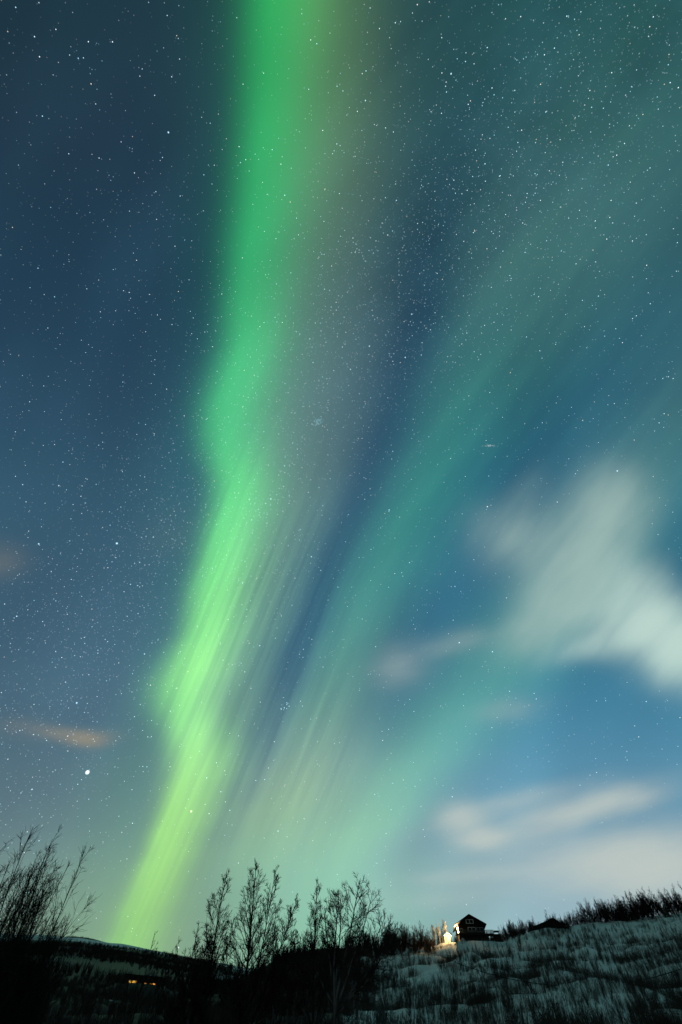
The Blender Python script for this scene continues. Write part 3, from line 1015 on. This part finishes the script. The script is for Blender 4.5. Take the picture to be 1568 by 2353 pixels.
# a tree outside the right edge whose twigs reach in
rng = np.random.default_rng(41)
loc, h = stand(1618, 1965, 26.0)
wd = Wood(rng)
tr = wd.limb((0, 0, -.2), (0, 0, 1), h, .08, .012, 8, 0, .08, 'trunk', 6)
dress(wd, tr, h, .08, 20, 5, 2, .3, (.7, 1.15), .30, .3, .7, .0075, .2)
plant_tree('birch_tree', wd, loc, 'bare tree at the right edge, only a few twig ends reaching into the frame', 'tree', FG, BARK_GREY, TWIG)


# small kinds, each built once and copied -------------------------------------------------------
def shrub_variant(seed, h, stems, nl, ns, r0, tw, lean=.35, nt=0, taper=.7, foot=.2):
    rng = np.random.default_rng(seed)
    wd = Wood(rng)
    for k in range(stems):
        th = rng.uniform(0, 2 * math.pi); l = lean * rng.uniform(.2, 1)
        hh = h * rng.uniform(.5, 1.0)
        ft = foot * math.sqrt(rng.random()) if foot > .3 else foot
        st = wd.limb((math.cos(th) * ft, math.sin(th) * ft, -.15), (math.cos(th) * l, math.sin(th) * l, 1), hh, r0 * rng.uniform(.7, 1), tw, 4, .2, .12, 'trunk', 4)
        dress(wd, st, hh, r0, nl, ns, nt, .2, (.3, .75), .38, .35, taper, tw, .14)
    return tubes_to_mesh(wd.trunk + wd.crown)


SHRUBS = [shrub_variant(100 + k, 2.0, 6, 7, 3, .018, .0085, .30) for k in range(8)]
HATCH = [shrub_variant(500 + k, 1.7, 18, 5, 2, .014, .0068, .28, 0, .7, 1.5) for k in range(6)]
RIDGE_T = [shrub_variant(200 + k, 4.6, 7, 12, 7, .045, .011, .48, 2, .45) for k in range(8)]
THIN = [shrub_variant(300 + k, 3.2, 4, 10, 4, .030, .009, .22, 1) for k in range(6)]
LOWP = []
for k in range(4):
    rng = np.random.default_rng(400 + k); wd = Wood(rng)
    for _ in range(9):
        th = rng.uniform(0, 2 * math.pi)
        wd.limb((math.cos(th) * .3, math.sin(th) * .3, 0), (math.cos(th) * .35, math.sin(th) * .35, 1), 5 * rng.uniform(.6, 1), .16, .07, 2, 0, .2)
    LOWP.append(tubes_to_mesh(wd.crown))
def light_variant(seed, h, stems, limbs, twigs, r0, tw, lean, foot):
    """The same kind of shrub with fewer sides and bends, for the masses."""
    rng = np.random.default_rng(seed)
    wd = Wood(rng)
    for k in range(stems):
        th = rng.uniform(0, 2 * math.pi); l = lean * rng.uniform(.2, 1); ft = foot * math.sqrt(rng.random())
        hh = h * rng.uniform(.5, 1.0)
        st = wd.limb((math.cos(th) * ft, math.sin(th) * ft, -.15), (math.cos(th) * l, math.sin(th) * l, 1), hh, r0 * rng.uniform(.7, 1), tw, 3, .2, .14)
        for q_ in range(limbs):
            t = .15 + .8 * (q_ + rng.random()) / limbs
            p, d = along(st, t)
            ll = hh * .42 * ((1 - t) * .8 + .2) * rng.uniform(.7, 1.2)
            lp = wd.limb(p, perp(d, rng, rng.uniform(.3, .75)), ll, max(tw, r0 * .5 * (1 - t)), tw, 2, .3, .16)
            for _ in range(twigs):
                p2, d2 = along(lp, rng.uniform(.2, .95))
                wd.limb(p2, perp(d2, rng, rng.uniform(.35, .8)), ll * rng.uniform(.3, .6), tw, tw * .8, 1, .2, .1)
    return tubes_to_mesh(wd.crown)


MASS_DENSE = [light_variant(600 + k, 2.2, 10, 6, 3, .022, .012, .35, .3) for k in range(7)]
MASS_THIN = [light_variant(620 + k, 3.0, 4, 9, 3, .028, .010, .22, .2) for k in range(4)]
MASS_HATCH = [light_variant(640 + k, 1.7, 16, 4, 1, .014, .0075, .28, 1.5) for k in range(7)]
MASS_SHRUB = [light_variant(660 + k, 2.0, 7, 6, 2, .018, .0095, .32, .2) for k in range(5)]
SHRUB_ME = [new_mesh('birch_shrub', v, f, SCRUB) for v, f in SHRUBS + HATCH]
RIDGE_ME = [new_mesh('birch_tree', v, f, TWIG) for v, f in RIDGE_T]
GREY_ME = [new_mesh('sapling', v, f, BARK_GREY) for v, f in THIN]


def scatter_mesh(name, variants, places, mat, label, cat):
    """places: (x, y, z, scale, turn, stretch up) -> ONE object."""
    V, Fq, base = [], [], 0
    for i, (x, y, z, s, a, su) in enumerate(places):
        v, f = variants[i % len(variants)]
        ca, sa = math.cos(a) * s, math.sin(a) * s
        V.append(np.stack([v[:, 0] * ca - v[:, 1] * sa + x, v[:, 0] * sa + v[:, 1] * ca + y, v[:, 2] * s * su + z], -1))
        Fq.append(f + base); base += len(v)
    o = link(name, new_mesh(name, np.concatenate(V), np.concatenate(Fq), mat))
    return tag(o, label, cat, None, 'stuff')


R2 = np.random.default_rng(77)


def copy_of(me, name, x, y, z, s, su, label, cat, group):
    o = link(name, me, None, (x, y, z), R2.uniform(0, 6.28))
    o.scale = (s, s, s * su)
    return tag(o, label, cat, group)


# birches along the ridge
def ridge_line(px):
    ps = [p[0] for p in RIDGE]; return np.interp(px, ps, [p[1] for p in RIDGE])


def ridge_spot():
    while True:
        px = R2.uniform(790, 1650)
        r = R2.uniform(RR - 5, RR + 12)
        if px < 1020: r = R2.uniform(RR - 12, RR + 12)
        if 1035 < px < 1150: r = R2.uniform(RR + 9, RR + 16)
        if 985 < px < 1050 and r < RR + 6: continue
        if 1222 < px < 1305 and r < RR + 10: r = RR - R2.uniform(5, 7) if R2.random() < .5 else RR + 12
        x, y, z = at(px, ridge_line(px), r)
        return px, x, y, z


for k in range(262):
    px, x, y, z = ridge_spot()
    if px < 1040: lb, g, s = 'bare dark birch in the dense row on the ridge left of the shed', 'ridge birches left of the shed', R2.uniform(.7, 1.25)
    elif px < 1215: lb, g, s = 'bare dark birch on the ridge behind and right of the dark house', 'ridge birches by the house', R2.uniform(.6, .9)
    elif px < 1330: lb, g, s = 'bare dark birch on the ridge around the unlit cabin', 'ridge birches by the cabin', R2.uniform(.5, .95)
    else: lb, g, s = 'bare dark birch on the ridge between the unlit cabin and the right edge', 'ridge birches toward the right edge', R2.uniform(.75, 1.2) * (1 + .30 * float(smooth01((px - 1350) / 220)))
    copy_of(RIDGE_ME[k % 8], 'birch_tree', x, y, z, s, R2.uniform(.9, 1.15), lb, 'tree', g)
fill = []
for k in range(150):
    px = R2.uniform(815, 1000)
    x, y, z = at(px, ridge_line(px), R2.uniform(167, 183))
    fill.append((x, y, z, R2.uniform(.6, 1.25), R2.uniform(0, 6.28), R2.uniform(.9, 1.2)))
for k in range(14):
    px = R2.uniform(1218, 1312)
    x, y, z = at(px, 2142, R2.uniform(170, 175) if k % 2 else R2.uniform(189, 194))
    copy_of(RIDGE_ME[k % 8], 'birch_tree', x, y, z, R2.uniform(.5, .8), 1.0, 'bare dark birch on the ridge around the unlit cabin', 'tree', 'ridge birches by the cabin')
for k in range(60):
    px = R2.uniform(1128, 1235)
    x, y, z = at(px, ridge_line(px), R2.uniform(176, 186))
    fill.append((x, y, z, R2.uniform(.5, 1.0), R2.uniform(0, 6.28), R2.uniform(.9, 1.3)))
for k in range(36):
    x, y, z = at(R2.uniform(1222, 1312), 2142, R2.uniform(169, 175.5))
    fill.append((x, y, z, R2.uniform(.5, .95), R2.uniform(0, 6.28), R2.uniform(.9, 1.2)))
for k in range(300):
    px, x, y, z = ridge_spot()
    fill.append((x, y, z, R2.uniform(.5, 1.0), R2.uniform(0, 6.28), R2.uniform(.9, 1.3)))
scatter_mesh('ridge_undergrowth', MASS_DENSE, fill, TWIG, 'dark tangled undergrowth among the ridge birches', 'undergrowth')

# lamplit birches left of the shed
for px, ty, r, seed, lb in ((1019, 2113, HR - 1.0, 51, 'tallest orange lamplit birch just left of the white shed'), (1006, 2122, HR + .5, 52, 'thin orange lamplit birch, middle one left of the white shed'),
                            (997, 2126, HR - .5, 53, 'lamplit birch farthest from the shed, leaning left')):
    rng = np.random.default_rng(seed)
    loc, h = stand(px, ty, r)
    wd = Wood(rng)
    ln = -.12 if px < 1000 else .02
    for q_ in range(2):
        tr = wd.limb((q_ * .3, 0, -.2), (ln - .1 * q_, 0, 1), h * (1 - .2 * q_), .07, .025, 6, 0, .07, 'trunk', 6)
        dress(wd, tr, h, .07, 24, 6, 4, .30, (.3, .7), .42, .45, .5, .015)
    e = plant_tree('birch_tree', wd, loc, lb, 'tree', 'lamplit birches', BARK_PALE_LIT, BARK_PALE_LIT)

# shrubs over the snow slope: the three hundred that show largest one by one, the rest as one
PROF_R = np.array([34, 45, 75, 110, 150, 172.0]); PROF_E = np.array([2.1, 3.4, 6.0, 8.4, 10.4, 11.1])
spots = []
while len(spots) < 5200:
    e_ = R2.uniform(3.2, 11.1)
    r = float(np.interp(e_, PROF_E, PROF_R)) * R2.uniform(.97, 1.03)
    a_ = rad(R2.uniform(1.2, 34))
    x, y = r * math.sin(a_), r * math.cos(a_)
    v_ = np.array([x, y, gz(x, y)])
    c_ = v_ @ F_
    px, py = CX + FOC * (v_ @ R_) / c_, CY - FOC * (v_ @ U_) / c_
    if r > 166 and 985 < px < 1170: continue
    dens = float(vnoise(np.array([x / 9.0]), np.array([y / 9.0]), 33)[0]) * .55 + float(vnoise(np.array([x / 3.4]), np.array([y / 3.4]), 34)[0]) * .45
    dark = .45 * math.exp(-((px - 1080) / 80) ** 2 - ((py - 2325) / 36) ** 2) + .55 * math.exp(-((px - 1570) / 100) ** 2 - ((py - 2300) / 80) ** 2)
    open_ = .5 * math.exp(-((px - 880) / 50) ** 2 - ((py - 2345) / 14) ** 2) + .25 * math.exp(-((px - 1460) / 110) ** 2 - ((py - 2135) / 14) ** 2)
    if dens + dark - open_ < .375 + .04 * smooth01((90 - r) / 40) - .06 * smooth01((r - 105) / 40) + .10 * R2.random(): continue
    if dark < .12 and R2.random() < .62 * (1 - smooth01((r - 70) / 45)): continue
    spots.append((r, px, py, x, y))
spots.sort()
for k, (r, px, py, x, y) in enumerate(spots[:300]):
    if px < 960: lb, g = 'leafless brown shrub on the lower left of the snow slope', 'shrubs low on the slope, left'
    elif px < 1200: lb, g = 'leafless brown shrub on the snow slope below the dark house', 'shrubs on the slope below the house'
    elif px < 1400: lb, g = 'leafless brown shrub on the snow slope below the unlit cabin', 'shrubs on the slope below the cabin'
    else: lb, g = 'leafless brown shrub in the dark lower right corner of the slope', 'shrubs in the lower right corner'
    copy_of(SHRUB_ME[(k * 5) % 14], 'birch_shrub', x, y, gz(x, y), R2.uniform(.30, .75) if R2.random() < .78 else R2.uniform(.8, 1.3), R2.uniform(.75, 1.3), lb, 'shrub', g)
deck_front = []
for k in range(46):
    px = R2.uniform(1046, 1150)
    x, y, z = at(px, 2165, HR - R2.uniform(3.2, 8))
    deck_front.append((x, y, z, R2.uniform(.35, .7), R2.uniform(0, 6.28), 1.0))
for k in range(40):
    x, y, z = at(R2.uniform(975, 1050), 2172, HR - R2.uniform(2.5, 9))
    deck_front.append((x, y, z, R2.uniform(.3, .55), R2.uniform(0, 6.28), 1.0))
scatter_mesh('hillside_shrubbery', MASS_SHRUB + MASS_HATCH + MASS_THIN[:2], deck_front + [(x, y, gz(x, y), R2.uniform(.30, .72) if R2.random() < .85 else R2.uniform(.8, 1.1), R2.uniform(0, 6.28), R2.uniform(.9, 1.3)) for r, px, py, x, y in spots[300:]], SCRUB, 'brown leafless scrub over the upper snow slope', 'scrub')

# the black thicket of the low ground
def thicket(n, a0, a1, r0, r1, s0, s1):
    out = []
    for _ in range(n):
        a_ = rad(R2.uniform(a0, a1)); r = math.sqrt(R2.uniform(r0 * r0, r1 * r1))
        x, y = r * math.sin(a_), r * math.cos(a_)
        out.append((x, y, gz(x, y), R2.uniform(s0, s1), R2.uniform(0, 6.28), R2.uniform(.9, 1.2)))
    return out


scatter_mesh('thicket', MASS_DENSE + MASS_THIN, thicket(800, -27, 2.2, 36, 80, .5, .9) + thicket(1500, -9, 4.2, 80, 176, .6, 1.05) + thicket(1300, -28, -6, 70, 150, .5, .85) + thicket(700, -28, -5, 150, 300, .7, 1.0) + thicket(100, -18.5, -11, 132, 150, .4, .62), SCRUB, 'dense black leafless thicket across the low dark ground', 'thicket')
for k in range(70):
    a_ = rad(R2.uniform(-26, 6)); r = R2.uniform(27, 46)
    x, y = r * math.sin(a_), r * math.cos(a_)
    z = gz(x, y)
    hmax = r * math.tan(rad(7.2 + max(0.0, math.degrees(a_) + 8) * .16)) - z     # tops stay under the far skyline
    s = min(1.0, max(.35, hmax / 3.2)) * R2.uniform(.75, 1.0)
    copy_of(GREY_ME[k % 6], 'sapling', x, y, z, s, 1.0, 'faint grey bare sapling in the black thicket of the foreground', 'sapling', 'saplings in the foreground thicket')

# woods on the far fell
fw = []
while len(fw) < 5200:
    a_ = rad(R2.uniform(-31, -3)); r = R2.uniform(300, 1560)
    x, y = r * math.sin(a_), r * math.cos(a_)
    d_ = float(vnoise(np.array([x / 120]), np.array([y / 420]), 14)[0]) + .4 * float(vnoise(np.array([x / 40]), np.array([y / 90]), 15)[0])
    cr = math.exp(-((r - 1350) / 150.0) ** 2)
    if d_ - .9 * cr < .45 + .3 * R2.random(): continue
    fw.append((x, y, gz(x, y) - .3, R2.uniform(.6, 1.1), R2.uniform(0, 6.28), 1.0))
scatter_mesh('distant_woods', LOWP, fw, TWIG, 'dark belts of bare birch wood on the far snowy fell', 'woods')

# ------------------------------------------------------------------ stars
# (right ascension, declination, magnitude)
BRIGHT = [(68.98, 16.5, .9), (79.17, 46.0, .1), (51.08, 49.86, 1.8), (47.04, 40.96, 2.1), (17.43, 35.62, 2.1), (30.97, 42.33, 2.1), (10.13, 56.54, 2.2), (2.29, 59.15, 2.3),
          (14.18, 60.72, 2.2), (21.45, 60.24, 2.7), (28.6, 63.67, 3.3), (31.79, 23.46, 2.0), (28.66, 20.81, 2.6), (81.57, 28.6, 1.65), (89.88, 44.95, 1.9), (89.93, 37.21, 2.6), (2.1, 29.09, 2.1),
          (37.9, 89.26, 2.0), (9.83, 30.86, 3.3), (14.19, 38.5, 3.9), (12.45, 41.08, 4.5), (24.5, 48.63, 3.6), (17.38, 47.24, 4.2), (46.2, 53.5, 2.9), (42.67, 55.9, 3.8), (55.73, 47.79, 3.0), (59.46, 40.01, 2.9),
          (58.53, 31.88, 2.85), (56.08, 32.29, 3.8), (59.74, 35.79, 4.0), (47.37, 44.86, 3.8), (46.29, 38.84, 3.4), (47.27, 49.6, 4.05), (41.05, 49.2, 4.1), (63.72, 48.4, 4.1), (61.65, 50.35, 4.2),
          (32.39, 34.99, 3.0), (28.27, 29.58, 3.4), (34.33, 33.85, 4.0), (42.5, 27.26, 3.6), (67.15, 15.87, 3.4), (64.95, 15.63, 3.65), (65.73, 17.54, 3.77), (67.15, 19.18, 3.5), (60.17, 12.49, 3.4),
          (84.41, 21.14, 3.0), (75.49, 43.82, 3.0), (75.62, 41.08, 3.7), (76.63, 41.23, 3.2), (74.25, 33.17, 2.7), (89.88, 54.28, 3.7), (354.84, 77.63, 3.2), (332.71, 58.2, 3.35), (319.64, 62.59, 2.45), (322.16, 70.56, 3.2),
          (342.42, 66.2, 3.5), (345.94, 28.08, 2.4), (346.19, 15.21, 2.5), (3.31, 15.18, 2.8), (340.75, 30.22, 2.95), (345.48, 42.33, 3.6), (354.39, 46.46, 3.8), (355.1, 44.33, 4.1), (353.24, 43.3, 4.3), (75.86, 60.44, 4.0), (74.32, 66.34, 4.3), (52.27, 59.94, 4.2),
          (57.59, 71.33, 4.6), (57.3, 65.5, 4.5), (230.18, 71.83, 3.0), (222.68, 74.16, 2.1), (263.05, 86.59, 4.3), (251.5, 82.04, 4.2), (236.0, 77.79, 4.3), (165.93, 61.75, 1.8), (165.46, 56.38, 2.4), (127.57, 60.72, 3.35), (147.75, 59.04, 3.8),
          (113.65, 31.89, 1.6), (116.33, 28.03, 1.15), (93.72, 22.51, 3.3), (95.74, 22.51, 2.9), (100.98, 25.13, 3.0), (56.22, 24.12, 3.7), (56.3, 24.47, 4.3), (56.46, 24.37, 3.9), (56.58, 23.95, 4.1), (56.87, 24.1, 2.9), (57.29, 24.05, 3.6), (57.3, 24.14, 5.0), (56.48, 24.55, 5.6),
          (56.4, 24.6, 5.4), (57.0, 23.9, 5.6), (57.1, 24.5, 5.7), (50.36, 43.3, 4.9), (54.12, 48.2, 4.2), (49.66, 50.2, 5.0), (51.5, 49.1, 5.1), (52.6, 48.05, 4.9), (52.34, 49.5, 4.7), (48.8, 50.9, 5.0), (51.0, 50.4, 5.3), (53.1, 48.3, 5.3), (50.0, 49.1, 5.4), (49.7, 49.5, 5.5)]
st_pos, st_mag, st_col = [], [], []
hot = np.array([.38, .78, 1.0]); cool = np.array([1.0, .82, .62]); white = np.array([1, 1, 1.0])
for ra, de, mg in BRIGHT:
    st_pos.append(EQ2W @ eqv(ra, de)); st_mag.append(mg)
    st_col.append(cool if (ra, de) in ((68.98, 16.5), (17.43, 35.62)) else hot * .75 + white * .25)
st_pos.append(pdir(201, 1775)); st_mag.append(-1.2); st_col.append(np.array([.85, .97, 1.0]))      # the bright planet
for _ in range(70):                                                # the double cluster and the faint galaxy
    a = RNG.normal(0, .35, 2)
    st_pos.append(EQ2W @ eqv(34.9 + a[0] * 1.8, 57.1 + a[1] * .6)); st_mag.append(RNG.uniform(6.2, 7.6)); st_col.append(hot)
for _ in range(60):
    a = RNG.normal(0, 1, 2)
    p = pdir(1125 + a[0] * 7, 1024 + a[1] * 1.6)
    st_pos.append(p); st_mag.append(RNG.uniform(6.8, 8.0)); st_col.append(white)
# field stars, thicker along the Milky Way
GP = GALPOLE
nf = 0
while nf < 26000:
    v = RNG.normal(0, 1, 3); v /= np.linalg.norm(v)
    if v @ F_ < 0.5: continue
    b = abs(math.degrees(math.asin(v @ GP)))
    wgt = .22 + .78 * math.exp(-(b / 11.0) ** 2)
    if RNG.random() > wgt: continue
    px = (v @ R_) / (v @ F_) * FOC + CX; py = CY - (v @ U_) / (v @ F_) * FOC
    if abs(px - CX) > 1000 or abs(py - CY) > 1400: continue
    mg = 4.0 + 4.9 * RNG.random() ** .36
    thin = 0.0
    for x, y, a_, b_, ang, w in CLOUDS_A + CLOUDS_B + CLOUDS_C:
        ca, sa = math.cos(rad(ang)), math.sin(rad(ang))
        p = ((px - x) * ca - (py - y) * sa) / a_; q = ((px - x) * sa + (py - y) * ca) / b_
        thin += w * math.exp(-.7 * (p * p + q * q))
    mg += min(3.0, 2.6 * thin) + max(0.0, (py - 1700) / 500.0) * 0.9
    if mg > 9.0: continue
    st_pos.append(v); st_mag.append(mg)
    k = RNG.random()
    st_col.append(hot * k + white * (1 - k) if RNG.random() < .93 else cool)
    nf += 1
SR = 60000.0
PX = 1.0 / 428.0                                              # the angle of one pixel of a small print
sv, sf, sc_ = [], [], []
for p, mg, c in zip(st_pos, st_mag, st_col):
    p = np.asarray(p) / np.linalg.norm(p)
    stretch = 1.0 / max(.45, p @ F_)
    flux = 10 ** (-.4 * (mg - 6.1)) * (.15 if mg < 4.4 else .135)
    r = min(2.1, max(.40, .42 * flux ** .27)) * PX * .78
    lum = flux * .62 / (r / PX) ** 2 * .55
    lum = min(lum, 1.35 if mg > 0 else 2.2)
    a = np.cross(p, [0, 0, 1.0]); a /= np.linalg.norm(a); b = np.cross(p, a)
    base_i = len(sv)
    n = 8 if mg < 4.6 else 5
    soft = mg < 4.6
    rr = r * (1.35 if mg > 0 else 1.45) if soft else r
    for k in range(n):
        th = 2 * math.pi * k / n
        sv.append((p + (a * math.cos(th) + b * math.sin(th)) * rr) * SR)
    if soft:                                                   # bright ones fade outward from their core
        sv.append(p * SR)
        for k in range(n): sf.append((base_i + k, base_i + (k + 1) % n, base_i + n))
        sc_ += [(0.0, 0.0, 0.0, 1.0)] * n + [tuple(c * lum * 1.25) + (1.0,)]
    else:
        sf.append(tuple(range(base_i, base_i + n)))
        sc_ += [tuple(c * lum) + (1.0,)] * n
me = bpy.data.meshes.new('stars')
me.from_pydata([tuple(v) for v in sv], [], sf)
ca_ = me.color_attributes.new('glow', 'FLOAT_COLOR', 'POINT')
ca_.data.foreach_set('color', np.array(sc_, dtype=np.float32).ravel())
stars = bpy.data.objects.new('stars', me)
COL.objects.link(stars)
stars['kind'] = 'stuff'; stars['label'] = 'white and bluish stars scattered over the whole night sky'; stars['category'] = 'stars'
ms = bpy.data.materials.new('starlight')
ms.use_nodes = True
ms.cycles.emission_sampling = 'NONE'
t_ = ms.node_tree
for n_ in list(t_.nodes): t_.nodes.remove(n_)
at_ = t_.nodes.new('ShaderNodeAttribute'); at_.attribute_name = 'glow'
em_ = t_.nodes.new('ShaderNodeEmission')
t_.links.new(at_.outputs['Color'], em_.inputs[0])
tr_ = t_.nodes.new('ShaderNodeBsdfTransparent')
ad_ = t_.nodes.new('ShaderNodeAddShader')
t_.links.new(em_.outputs[0], ad_.inputs[0]); t_.links.new(tr_.outputs[0], ad_.inputs[1])
ou_ = t_.nodes.new('ShaderNodeOutputMaterial')
t_.links.new(ad_.outputs[0], ou_.inputs[0])
me.materials.append(ms)
